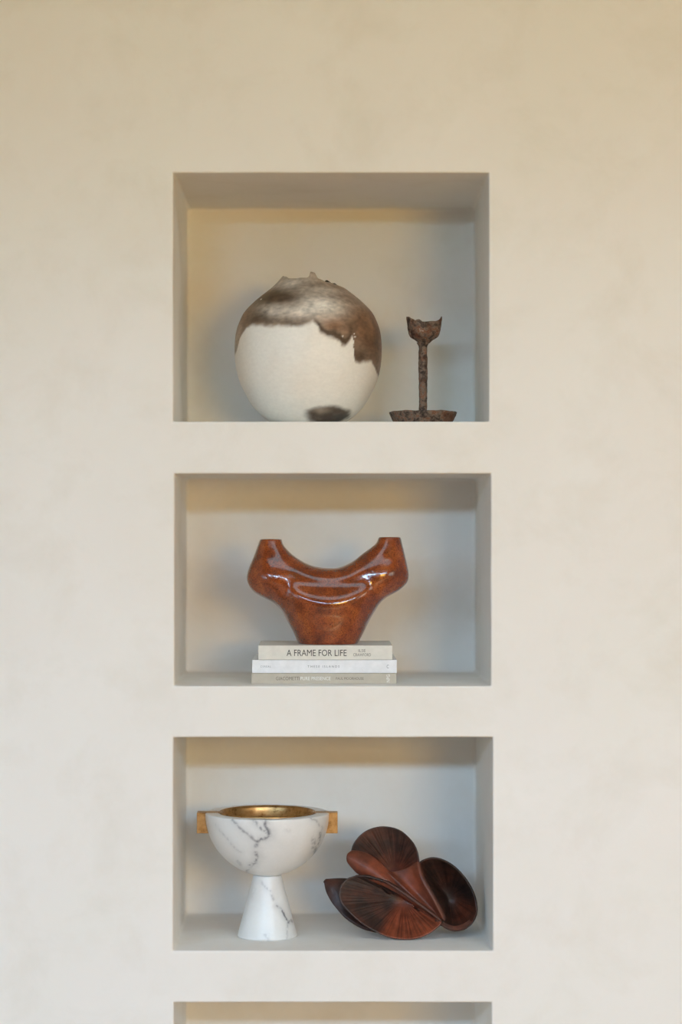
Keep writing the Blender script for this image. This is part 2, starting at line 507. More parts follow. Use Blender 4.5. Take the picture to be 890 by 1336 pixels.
# ================================================================== 1. smoke-fired round jar
def moon_jar():
    y0 = 0.205
    k = S * (1 + y0 / D)
    fpy = HY - (HY - 550.0) / (1 + y0 / D)       # floor line seen at that depth
    cx = 402.2
    root = empty('round_jar', (P(cx, 0, y0).x, y0, FLOOR[0]))
    tag(root, 'round white ceramic jar with smoky brown clouds and a torn rim', 'vase')
    prof = [(0, fpy), (30, fpy), (36, fpy - .4), (40, fpy - 1.5), (50, 550), (62, 541), (73, 528.8), (82, 513), (88, 500), (92.2, 486), (94.6, 471), (95.2, 457),
            (94.8, 445), (93, 432), (88.5, 419), (82, 407), (70, 394.5), (60.5, 386.5), (51.5, 379.5), (43.5, 373.4), (39.5, 370.2), (37, 368.2)]
    c = smooth_curve([(r, p) for r, p in prof[1:]], 190)
    rows = [(r * k, (fpy - p) * k) for r, p in c]
    nout = len(rows)
    inner = [(36.0, 367.8), (34.5, 369.0), (35.5, 372.5), (40, 379), (56, 390), (76, 408), (88, 430), (90, 458), (84, 495), (66, 530), (30, 548)]
    ci = smooth_curve(inner, 40)
    rows += [(r * k, (fpy - p) * k) for r, p in ci]
    n = 360
    def rim(t):
        # t: 0 = +x (right), -pi/2 = towards viewer
        d = lambda a, w: math.exp(-((((t - a + math.pi) % (2 * math.pi)) - math.pi) / w) ** 2)
        h = 8.0 * d(R(182), 0.55) + 8.0 * min(1, 2.2 * d(R(-79), 0.11)) + 2.5 * d(R(-88), 0.28) + 1.5 * d(R(-140), 0.5)
        h += -4.0 * d(R(-25), 0.55) - 3.0 * d(R(0), .4) + 4.5 * d(R(46), 0.16) + 1.5 * d(R(28), 0.3) + 2 * d(R(110), 0.2)
        h += 0.5 * math.sin(9 * t) + 0.3 * math.sin(17 * t + 1)
        return h
    def fn(i, j, t, r, z):
        rt = max(0.0, 1 - abs(z - (fpy - 368.3) * k) / (10 * k))
        w = rt * rt
        if i >= nout and i - nout > 8: w = 0
        z += rim(t) * k * w
        r -= 0.55 * max(0.0, rim(t)) * k * w
        r += (0.9 * math.sin(2 * t + 1) + 0.5 * math.sin(3 * t)) * k * min(1, z / (60 * k))
        return r, z
    v, f = lathe(rows, n, fn)
    cap(f, n, 0, True)
    cap(f, n, len(rows) - 1)
    V = np.array(v)
    u = V[:, 0] / k + cx
    py = fpy - V[:, 2] / k
    w1 = fbm_np(V, 22, 4, 1)
    w2 = fbm_np(V, 55, 4, 2)
    w3 = fbm_np(V, 9, 3, 3)
    w4 = fbm_np(V * np.array([1, 1, 2.2]), 90, 4, 4)
    B = np.array([(300, 470), (309, 462), (312, 456), (316, 442), (322, 433), (330, 430), (345, 430), (352, 433), (362, 432), (372, 434), (384, 435), (396, 433), (405, 429), (410, 426),
                  (414, 432), (419, 441), (427, 447), (437, 449), (443, 452), (446, 457), (450, 458), (454, 453), (457, 447), (459.5, 446), (460.5, 470), (463, 477), (470, 478), (477, 476), (484, 476),
                  (489, 482), (493, 497), (500, 530)], float)
    uu = u + 2.2 * w1 + 1.0 * w2
    bd = np.interp(uu, B[:, 0], B[:, 1])
    h = bd - py + 2.0 * w2 + 1.5 * w1                    # > 0 inside the smoke
    soft = 2.0 + 1.8 * (w3 + .6)
    s = sstep(-soft, soft, h)
    def G(x, y, sx, sy):
        return np.exp(-((u - x) / sx) ** 2 - ((py - y) / sy) ** 2)
    ivory = np.array(lin(250, 245, 237))
    cream = np.array(lin(234, 214, 192))
    col = np.tile(ivory, (len(V), 1))
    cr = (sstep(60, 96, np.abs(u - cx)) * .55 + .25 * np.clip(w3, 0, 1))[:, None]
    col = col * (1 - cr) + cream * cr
    grey = np.array(lin(184, 164, 144)); dark = np.array(lin(90, 70, 53)); brown = np.array(lin(142, 103, 74)); pale = np.array(lin(226, 216, 204)); black = np.array(lin(40, 34, 30))
    sm = np.tile(grey, (len(V), 1))
    def blend(base, c, w):
        w = np.clip(w, 0, 1)[:, None]
        return base * (1 - w) + c * w
    sm = blend(sm, brown, .95 * G(470, 430, 28, 40) + .7 * G(492, 440, 16, 70) + .8 * G(432, 434, 16, 12) + .6 * G(448, 380, 26, 12) + .8 * G(318, 412, 13, 30) + .5 * G(345, 378, 18, 12))
    sm = blend(sm, dark, 1.0 * G(378, 396, 26, 10) + .95 * G(350, 390, 20, 13) + .9 * G(342, 422, 22, 9) + .55 * G(328, 405, 12, 18) + .55 * G(385, 430, 20, 6)
               + .95 * G(467, 470, 9, 11) + .55 * G(478, 450, 12, 22) + .6 * G(460, 432, 8, 16) + .5 * G(405, 377, 28, 5) + .45 * G(440, 392, 18, 6) + .55 * G(490, 455, 5, 26))
    edge = np.exp(-((h - 5) / 5.5) ** 2)
    sm = blend(sm, dark, edge * (.75 * sstep(408, 420, u) * (1 - sstep(450, 462, u)) + .30 + .2 * w3))
    sm = blend(sm, pale, .85 * G(415, 402, 24, 10) + .75 * G(392, 414, 28, 8) + .55 * G(432, 412, 18, 10) + .4 * G(358, 412, 14, 8) + .35 * G(425, 384, 26, 5) + .4 * G(378, 374, 18, 6))
    sm *= (1 + .30 * w2 + .22 * w4 + .15 * w1)[:, None]
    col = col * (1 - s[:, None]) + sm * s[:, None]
    # scorched patch at the foot
    e = ((uu - 428) / 30) ** 2 + ((py - 543 + (u - 428) * .05) / 12) ** 2 + .5 * w1
    bs = (1 - sstep(.35, 1.35, e)) * .95
    bs *= sstep(526, 537, py + 2 * w2)
    cc = blend(np.tile(dark * .75, (len(V), 1)), grey * .8, .8 * G(420, 539, 10, 4) + .3 * w2)
    cc = blend(cc, black, .9 * G(446, 547, 14, 5))
    col = col * (1 - bs[:, None]) + cc * bs[:, None]
    # tiny chips
    for (a, b) in ((341.5, 394), (461, 442), (462, 446), (446, 446)):
        d = 1 - sstep(.5, 1.3, np.hypot(u - a, py - b))
        d *= (V[:, 1] < 0)
        col = blend(col, ivory, d)
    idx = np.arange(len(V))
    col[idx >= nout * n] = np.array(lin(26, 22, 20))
    col *= (1 + .035 * w4)[:, None]
    M = vcol_mat('smoke_fired_clay', 0.42, 0.4, (60, 0.04, 0.003), grain=0.03)
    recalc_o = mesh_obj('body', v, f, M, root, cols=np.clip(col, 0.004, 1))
    return root
moon_jar()

# ================================================================== 2. rusty pricket candlestick
def candlestick():
    y0 = 0.20
    k = S * (1 + y0 / D)
    fpy = HY - (HY - 550.0) / (1 + y0 / D)
    cx = 552.0
    root = empty('candle_holder', (P(cx, 0, y0).x, y0, FLOOR[0]))
    tag(root, 'rusty iron candlestick with a jagged cup on a thin stem and dish base', 'candle holder')
    M, nt, b = new_mat('rusted_iron')
    n1 = noise_node(nt, 75, 6, 0.65, 0.5)
    r1 = ramp(nt, [(0.32, lin(40, 31, 27)), (0.44, lin(88, 72, 62)), (0.53, lin(138, 118, 102)), (0.60, lin(128, 78, 54)), (0.70, lin(190, 174, 156))])
    nt.links.new(n1.outputs[0], r1.inputs[0])
    n2 = noise_node(nt, 24, 4, 0.6)
    r2 = ramp(nt, [(0.55, (0, 0, 0)), (0.70, (.8, .8, .8))])
    nt.links.new(n2.outputs[0], r2.inputs[0])
    mx = N(nt, 'ShaderNodeMix', data_type='RGBA')
    nt.links.new(r2.outputs[0], mx.inputs[0])
    nt.links.new(r1.outputs[0], mx.inputs[6])
    mx.inputs[7].default_value = (*lin(112, 64, 40), 1)
    nt.links.new(mx.outputs[2], b.inputs['Base Color'])
    b.inputs['Roughness'].default_value = 0.75
    b.inputs['Metallic'].default_value = 0.15
    n3 = noise_node(nt, 160, 6)
    add_bump(nt, b, n3.outputs[0], 0.7, 0.003)
    def rough(v, amp, sc):
        out = []
        for p in v:
            q = Vector(p)
            d = noise.noise_vector(q * sc) * amp + noise.noise_vector(q * sc * 3) * amp * .5
            d.z *= .5
            out.append(q + d)
        return out
    # dish
    pr = [(0, 0), (33, 0), (36.5, .6), (38, 4), (41, 10), (43.6, 15.5), (44.2, 17.6), (43.4, 18.8), (42, 18.2), (40, 14), (37.5, 8.5), (34, 6), (20, 5), (8, 5.2), (5.5, 7)]
    c = smooth_curve(pr[1:], 46)
    def fnd(i, j, t, r, z):
        if z > 12: z += .3 * math.sin(5 * t + .6) + .25 * math.sin(11 * t)
        return r * k, max(z, 0) * k
    v, f = lathe([tuple(q) for q in c], 96, fnd)
    cap(f, 96, 0, True); cap(f, 96, len(c) - 1)
    v = rough(v, .55 * k, 90)
    for q in v: q.z = max(q.z, 0.0)
    mesh_obj('dish', v, f, M, root)
    # stem
    h0, h1 = 4.0, fpy - 447.0
    rows = []
    for i in range(50):
        t = i / 49
        z = h0 + (h1 - h0) * t
        r = 5.5 + 1.4 * math.exp(-((z - 8) / 4) ** 2) + 3.2 * math.exp(-((h1 - z) / 3.2) ** 2) - .3 * math.sin(t * 7)
        rows.append((r * k, z * k))
    v, f = lathe(rows, 24)
    cap(f, 24, 0, True); cap(f, 24, len(rows) - 1)
    v = rough(v, .55 * k, 110)
    mesh_obj('stem', v, f, M, root)
    # cup with prongs
    zz = lambda p: fpy - p
    pr = [(2, zz(448.5)), (6.5, zz(448)), (9, zz(446)), (12, zz(443.6)), (17.5, zz(440)), (20.2, zz(434.5)), (21.6, zz(428)), (22.5, zz(422.5)), (22.4, zz(421.2)),
          (20.9, zz(421.2)), (20, zz(425)), (18.8, zz(432)), (15, zz(438)), (2, zz(440.5))]
    c = smooth_curve(pr, 52)
    ztop = zz(421.5)
    def fnc(i, j, t, r, z):
        d = lambda a, w: max(0.0, 1 - abs(((t - a + math.pi) % (2 * math.pi)) - math.pi) / w)
        w = max(0.0, 1 - abs(z - ztop) / 6.0)
        hh = 9.0 * d(R(-4), .80) ** 1.1 + 8.2 * min(1, 1.35 * d(R(190), .85)) + 2.6 * min(1, 1.4 * d(R(-112), .22)) + .6 * math.sin(5 * t)
        pk = d(R(0), .4) + .2 * d(R(186), .4)
        return (r + pk * 1.6 * w) * k, (z + hh * w) * k
    v, f = lathe([tuple(q) for q in c], 120, fnc)
    cap(f, 120, 0, True); cap(f, 120, len(c) - 1)
    v = rough(v, .6 * k, 100)
    mesh_obj('cup', [Vector(q) + Vector((1.4 * k, 0, 0)) for q in v], f, M, root)
candlestick()

# ================================================================== 3. books
def text_mesh(name, body, x0, x1, pc, capx, y, mat, parent, vertical=False, bold=0.0):
    """flat lettering on a spine facing -y, fitted to photo px extents"""
    cu = bpy.data.curves.new(name, 'FONT')
    cu.body = body
    cu.size = 1.0
    cu.offset = bold
    cu.resolution_u = 3
    tmp = bpy.data.objects.new(name, cu)
    COL.objects.link(tmp)
    dg = bpy.context.evaluated_depsgraph_get()
    me = bpy.data.meshes.new_from_object(tmp.evaluated_get(dg))
    bpy.data.objects.remove(tmp, do_unlink=True)
    co = np.array([v.co[:] for v in me.vertices])
    mn, mxx = co.min(0), co.max(0)
    k = S * (1 + y / D)
    a = P(x0, pc, y); b = P(x1, pc, y)
    nx = (co[:, 0] - mn[0]) / (mxx[0] - mn[0])
    ny = (co[:, 1] - mn[1]) / (mxx[1] - mn[1]) - .5
    if not vertical:
        X = a.x + nx * (b.x - a.x)
        Z = a.z + ny * capx * k
    else:                                   # reads upwards
        X = (a.x + b.x) / 2 - ny * (b.x - a.x)
        Z = a.z + (nx - .5) * capx * k
    pos = parent.matrix_basis.translation
    for i, v in enumerate(me.vertices):
        v.co = (X[i] - pos.x, y - 0.00025 - pos.y, Z[i] - pos.z)
    me.materials.append(mat)
    o = bpy.data.objects.new(name, me)
    COL.objects.link(o)
    o.parent = parent
    return o

def plain(name, c, rough=0.6):
    m = noise_mat(name, [(0.3, tuple(x * .94 for x in c)), (0.7, tuple(min(1, x * 1.04) for x in c))], 60, rough, bump=(400, .1, .001))
    return m

M_PAGE = noise_mat('paper_edges', [(0.35, (0.62, 0.57, 0.48)), (0.65, (0.78, 0.74, 0.66))], 300, 0.9)
M_INK = plain('dark_ink', lin(58, 54, 50))
M_INK2 = plain('mid_grey_ink', lin(118, 112, 104))
M_INK3 = plain('pale_grey_ink', lin(140, 142, 146))
M_INK4 = plain('taupe_ink', lin(122, 112, 98))
M_WHITE = plain('white_ink', lin(236, 234, 228))

YB = 0.07
KB = S * (1 + YB / D)
def book(name, label, x0, x1, z0, th, depth, mat, hinge=True, dy=0.0):
    a, b = P(x0, 0, YB).x, P(x1, 0, YB).x
    root = empty(name, ((a + b) / 2, YB + dy, z0))
    tag(root, label, 'book', 'books stacked under the brown vase')
    w = (b - a) / 2
    bt = 0.0026
    # case: spine, two boards, shallow hinge grooves
    bm = bmesh.new()
    def bx(lo, hi, bev):
        r = bmesh.ops.create_cube(bm, size=1)
        vs_ = r['verts']
        for v in vs_:
            v.co = Vector([lo[i] + (v.co[i] + .5) * (hi[i] - lo[i]) for i in range(3)])
        es = list({e for v in vs_ for e in v.link_edges})
        bmesh.ops.bevel(bm, geom=es, offset=bev, segments=2, affect='EDGES', profile=.5)
    bx((-w, 0, 0), (w, 0.0035, th), .0009)
    bx((-w, 0.0025, 0.0), (w, depth, bt), .0006)
    bx((-w, 0.0025, th - bt), (w, depth, th), .0006)
    me = bpy.data.meshes.new('cover')
    bm.to_mesh(me); bm.free()
    me.materials.append(mat)
    o = bpy.data.objects.new('cover', me)
    COL.objects.link(o); o.parent = root
    box_mesh('page_block', (-w + .004, .0035, bt), (w - .004, depth - .005, th - bt), M_PAGE, root)
    return root

z = FLOOR[1]
zt3 = z + 13.9 * KB
b3 = book('book', 'taupe book with pale grey and white spine lettering, bottom of the stack', 328, 517.3, z, 13.6 * KB, 0.236, plain('taupe_cloth', lin(198, 188, 172)))
b2 = book('book', 'white book with small pale grey spine lettering, middle of the stack', 329, 518, z + 13.9 * KB, 17.0 * KB, 0.232, plain('white_cover', lin(240, 240, 243), .45), dy=-0.0)
b1 = book('book', 'pale grey book with large dark capitals on its spine, directly under the brown vase', 337, 512.2, z + 31.2 * KB, 18.6 * KB, 0.205, plain('stone_cloth', lin(229, 224, 214)))
BOOKTOP = z + 49.8 * KB
pyof = lambda zz: HY - (zz - ZC) / KB
c1, c2, c3 = pyof(z + 40.5 * KB), pyof(z + 22.4 * KB), pyof(z + 6.8 * KB)
yy = YB
text_mesh('title', 'A FRAME FOR LIFE', 374, 452.3, c1 + .3, 8.4, yy, M_INK, b1)
text_mesh('author_name', 'ILSE', 467.7, 477, c1 - 2.6, 3.7, yy, M_INK2, b1)
text_mesh('author_name', 'CRAWFORD', 461, 484, c1 + 2.8, 3.9, yy, M_INK2, b1)
text_mesh('publisher_name', 'C E R E A L', 340, 353.6, c2, 2.4, yy, M_INK3, b2)
text_mesh('title', 'T H E S E   I S L A N D S', 401.5, 443, c2, 2.9, yy, M_INK3, b2)
text_mesh('publisher_mark', 'C', 504.6, 507.4, c2, 4.4, yy, M_INK3, b2)
text_mesh('title', 'GIACOMETTI', 360, 391, c3, 4.6, yy, M_INK4, b3)
text_mesh('title', 'PURE PRESENCE', 392, 431.5, c3, 4.6, yy, M_WHITE, b3, bold=0.012)
text_mesh('author_name', 'PAUL MOORHOUSE', 438.3, 474.5, c3, 3.4, yy, M_INK4, b3)
text_mesh('publisher_mark', 'NPG', 504.3, 508.8, c3, 10.0, yy, M_WHITE, b3, vertical=True, bold=0.012)

# ================================================================== 4. brown two-necked vase (implicit surface)
def surface_nets(F, origin, step):
    """naive surface nets on a scalar grid (F < 0 inside)"""
    nx, ny, nz = F.shape
    ins = F < 0
    c = np.zeros((nx - 1, ny - 1, nz - 1), int)
    offs = [(i, j, k) for i in (0, 1) for j in (0, 1) for k in (0, 1)]
    for (i, j, k) in offs:
        c += ins[i:nx - 1 + i, j:ny - 1 + j, k:nz - 1 + k]
    act = (c > 0) & (c < 8)
    ids = -np.ones(act.shape, int)
    cells = np.argwhere(act)
    ids[act] = np.arange(len(cells))
    acc = np.zeros((len(cells), 3)); cnt = np.zeros(len(cells))
    for a in range(8):
        for b in range(a + 1, 8):
            da, db = np.array(offs[a]), np.array(offs[b])
            if np.abs(da - db).sum() != 1: continue
            A = cells + da; Bc = cells + db
            fa = F[A[:, 0], A[:, 1], A[:, 2]]; fb = F[Bc[:, 0], Bc[:, 1], Bc[:, 2]]
            m = (fa < 0) != (fb < 0)
            t = np.where(m, fa / np.where(m, fa - fb, 1), 0)
            p = da + (db - da) * t[:, None]
            acc[m] += p[m]; cnt[m] += 1
    verts = (cells + acc / cnt[:, None]) * step + origin
    faces = []
    for ax in range(3):
        sl0 = [slice(None)] * 3; sl1 = [slice(None)] * 3
        sl0[ax] = slice(0, -1); sl1[ax] = slice(1, None)
        ch = ins[tuple(sl0)] != ins[tuple(sl1)]
        e = np.argwhere(ch)
        u, v = [(1, 2), (2, 0), (0, 1)][ax]
        ok = (e[:, u] > 0) & (e[:, v] > 0) & (e[:, u] < F.shape[u] - 1) & (e[:, v] < F.shape[v] - 1)
        e = e[ok]
        du = np.zeros(3, int); du[u] = 1
        dv = np.zeros(3, int); dv[v] = 1
        q = [e - du - dv, e - dv, e, e - du]
        qi = np.stack([ids[x[:, 0], x[:, 1], x[:, 2]] for x in q], 1)
        fl = ~ins[tuple(sl0)][e[:, 0], e[:, 1], e[:, 2]]
        qi[fl] = qi[fl][:, ::-1]
        faces.append(qi)
    return verts, np.vstack(faces)

def poly_sdf(px, pz, poly):
    """signed distance (positive inside) of points to a closed polygon"""
    d = np.full(px.shape, 1e9)
    inside = np.zeros(px.shape, bool)
    m = len(poly)
    for i in range(m):
        ax, az = poly[i]; bx_, bz = poly[(i + 1) % m]
        ex, ez = bx_ - ax, bz - az
        wx, wz = px - ax, pz - az
        t = np.clip((wx * ex + wz * ez) / (ex * ex + ez * ez + 1e-12), 0, 1)
        d = np.minimum(d, np.hypot(wx - ex * t, wz - ez * t))
        c1_ = (az <= pz) & (bz > pz) & (ex * wz - ez * wx > 0)
        c2_ = (az > pz) & (bz <= pz) & (ex * wz - ez * wx < 0)
        inside ^= (c1_ | c2_)
    return np.where(inside, d, -d)

def double_vase():
    left = [(389, 841), (382.4, 825.8), (375.7, 813.6), (367.6, 798.8), (358, 788.7), (346, 782), (332.5, 774.5), (324.6, 765), (322, 755.7), (324.2, 743.5), (331.2, 726), (339.3, 704.4)]
    sad = [(367.5, 704.4), (370.3, 712.5), (381, 724), (395.9, 734), (409.4, 739.5), (422.9, 741.8), (437, 742.2), (448, 739.5), (460, 733.4), (472.2, 724), (484.3, 715.2), (491, 709.2), (494, 701.8)]
    right = [(522.8, 701.7), (525.5, 712.5), (530.2, 732.8), (533.3, 747.6), (533.3, 755.7), (529.5, 763.8), (519.4, 772.5), (505.9, 780), (497.8, 786.7), (491, 796), (483, 809.6), (474.9, 825.8), (467, 841)]
    lc = smooth_curve(left, 90); sc_ = smooth_curve(sad, 110); rc = smooth_curve(right, 90)
    poly = np.vstack([[[401, 880]], lc, [[346, 668], [366, 668]], sc_, [[495, 668], [518, 668]], rc, [[455, 880]]])
    h = 1.5
    xs = np.arange(312, 545, h); zs = np.arange(662, 888, h)
    X, Z = np.meshgrid(xs, zs, indexing='ij')
    d = poly_sdf(X, Z, poly)
    m = d > 0
    u = np.where(m, np.clip(d, 0, 40) * 30, 0.0)
    mi = m.copy(); mi[0] = mi[-1] = False; mi[:, 0] = mi[:, -1] = False
    # red-black SOR on laplace(u) = -2  (a long strip then inflates to a circular section)
    ii, jj = np.indices(m.shape)
    red = mi & ((ii + jj) % 2 == 0); blk = mi & ((ii + jj) % 2 == 1)
    om = 1.95
    for it in range(420):
        for msk in (red, blk):
            nb = np.zeros_like(u)
            nb[1:-1, 1:-1] = (u[2:, 1:-1] + u[:-2, 1:-1] + u[1:-1, 2:] + u[1:-1, :-2] + 2 * h * h) / 4
            u[msk] += om * (nb[msk] - u[msk])
    # u = d * v near the outline so the silhouette is sub-cell exact
    good = d > 3.0
    vv = np.where(good, u / np.maximum(d, 1e-6), 0); wgt = good.astype(float)
    for it in range(30):
        sv = np.zeros_like(vv); sw = np.zeros_like(vv)
        for sx, sz in ((1, 0), (-1, 0), (0, 1), (0, -1)):
            sv += np.roll(vv * wgt, (sx, sz), (0, 1)); sw += np.roll(wgt, (sx, sz), (0, 1))
        fill = (~good) & (sw > 0)
        vv[fill] = sv[fill] / sw[fill]
        wgt[fill] = np.maximum(wgt[fill], .999)
    bl = sstep(2.0, 7.0, d)
    U = np.where(good, u * bl + d * vv * (1 - bl), d * np.maximum(vv, 20))
    # modelling on the body: hollow under the saddle, swelling pouch and rounded shoulders
    g = lambda x, z, sx, sz: np.exp(-((X - x) / sx) ** 2 - ((Z - z) / sz) ** 2)
    win = sstep(366, 392, X) * (1 - sstep(468, 494, X))
    zv = 764 - 10 * ((X - 430) / 60) ** 2
    zr = 787 - 20 * ((X - 430) / 60) ** 2
    mod = 1 - .20 * win * np.exp(-((Z - zv) / 11) ** 2) + .17 * win * np.exp(-((Z - zr) / 12) ** 2)
    mod += .16 * g(350, 756, 16, 14) + .16 * g(508, 753, 16, 14) - .14 * g(374, 772, 9, 12) - .12 * g(487, 768, 9, 12) - .10 * g(356, 728, 12, 9) - .10 * g(508, 728, 12, 9)
    U = np.where(U > 0, U * mod, U)
    keep = (zs > 694) & (zs < 848)
    U = U[:, keep]; zk = zs[keep]
    ys = np.arange(-84, 84.1, h)
    Xg, Yg, Zg = xs[:, None, None], ys[None, :, None], zk[None, None, :]
    F = (Yg / 0.92) ** 2 - U[:, None, :]
    F = F / (2 * np.sqrt(np.abs(U[:, None, :]) + (Yg / .92) ** 2 + 30))
    top = np.where(Xg < 430, 704.4, 701.8)
    F = np.maximum(F, top - Zg + 0 * Yg)
    F = np.maximum(F, Zg - 840.8 + 0 * Yg)
    for cxn, ztop in ((353.8, 704.4), (508.4, 701.8)):
        inner = np.hypot(Xg - cxn, Yg) - (9.8 + .10 * np.clip(Zg - ztop, 0, 40))
        inner = np.maximum(inner, Zg - (ztop + 34))
        F = np.maximum(F, -inner)
    verts, faces = surface_nets(F, np.array([xs[0], ys[0], zk[0]]), h)
    y0 = 0.152
    k = S * (1 + y0 / D)
    cx = 428.0
    # Laplacian polish of the net (cut rims stay put)
    V = verts.copy()
    e = np.vstack([faces[:, [0, 1]], faces[:, [1, 2]], faces[:, [2, 3]], faces[:, [3, 0]]])
    for it in range(6):
        s = np.zeros_like(V); c = np.zeros(len(V))
        np.add.at(s, e[:, 0], V[e[:, 1]]); np.add.at(c, e[:, 0], 1)
        np.add.at(s, e[:, 1], V[e[:, 0]]); np.add.at(c, e[:, 1], 1)
        V += .4 * (s / c[:, None] - V)
    rimv = (verts[:, 2] < 706) | (verts[:, 2] > 839)
    V[rimv] = verts[rimv] * .6 + V[rimv] * .4
    W = np.stack([(V[:, 0] - cx) * k, V[:, 1] * k, (840.8 - V[:, 2]) * k], 1)
    W[:, 2] -= W[:, 2].min()
    M, nt, b = new_mat('tortoiseshell_glaze')
    n1 = noise_node(nt, 30, 5, 0.6)
    r1 = ramp(nt, [(0.30, lin(100, 42, 15)), (0.5, lin(140, 63, 24)), (0.7, lin(166, 84, 36))])
    nt.links.new(n1.outputs[0], r1.inputs[0])
    n2 = noise_node(nt, 400, 3, 0.6)
    r2 = ramp(nt, [(0.36, (0.42, 0.34, 0.30)), (0.50, (1, 1, 1)), (0.70, (1.25, 1.2, 1.1))])
    nt.links.new(n2.outputs[0], r2.inputs[0])
    mx = N(nt, 'ShaderNodeMix', data_type='RGBA', blend_type='MULTIPLY')
    mx.inputs[0].default_value = 1.0
    nt.links.new(r1.outputs[0], mx.inputs[6]); nt.links.new(r2.outputs[0], mx.inputs[7])
    nt.links.new(mx.outputs[2], b.inputs['Base Color'])
    b.inputs['Roughness'].default_value = 0.16
    b.inputs['Coat Weight'].default_value = 1.0
    b.inputs['Coat Roughness'].default_value = 0.07
    n3 = noise_node(nt, 150, 3)
    add_bump(nt, b, n3.outputs[0], 0.22, 0.003)
    o = mesh_obj('two_necked_vase', W, faces.tolist(), M, None, loc=(P(cx, 0, y0).x, y0, BOOKTOP))
    recalc(o)
    tag(o, 'glossy brown glazed vase with two upright necks standing on stacked books', 'vase')
double_vase()

# ================================================================== 5. marble and brass bowl
def marble_color(V, u, py, lines, blobs, seed):
    w1 = fbm_np(V, 45, 4, seed); w2 = fbm_np(V, 160, 3, seed + 1); w3 = fbm_np(V, 14, 4, seed + 2)
    base = np.array(lin(240, 240, 239))
    col = np.tile(base, (len(V), 1)) * (1 + .035 * w3 + .015 * w1)[:, None]
    warm = np.clip(w3, 0, 1)[:, None] * .25
    col = col * (1 - warm) + np.array(lin(222, 216, 204)) * warm
    uu = u + 1.6 * w1 + .9 * w2; pp = py + 1.6 * fbm_np(V, 45, 4, seed + 5) + .9 * w2
    grey = np.array(lin(96, 98, 108))
    front = V[:, 1] < 0.02
    tot = np.zeros(len(V))
    for pts, width, strength in lines:
        p = np.array(pts, float)
        d = np.full(len(V), 1e9)
        for i in range(len(p) - 1):
            e = p[i + 1] - p[i]
            t = np.clip(((uu - p[i, 0]) * e[0] + (pp - p[i, 1]) * e[1]) / (e @ e), 0, 1)
            d = np.minimum(d, np.hypot(uu - p[i, 0] - e[0] * t, pp - p[i, 1] - e[1] * t))
        a = .72 * strength * np.exp(-(d / (width * 1.25)) ** 2) * np.clip(.75 + 1.2 * w2 + .6 * w1, .05, 1.2) + .20 * strength * np.exp(-(d / (width * 5)) ** 2)
        tot = np.maximum(tot, a * front)
    for x, y, sx, sy, st in blobs:
        tot = np.maximum(tot, front * st * np.exp(-((uu - x) / sx) ** 2 - ((pp - y) / sy) ** 2) * np.clip(.8 + w2, 0, 1.2))
    # soft natural veins elsewhere
    rv = np.abs(fbm_np(V * np.array([1, 1, .6]), 16, 5, seed + 8))
    tot = np.maximum(tot, (~front) * .5 * np.exp(-(rv / .035) ** 2))
    tot = np.clip(tot, 0, .92)[:, None]
    return np.clip(col * (1 - tot) + grey * tot, .01, 1)

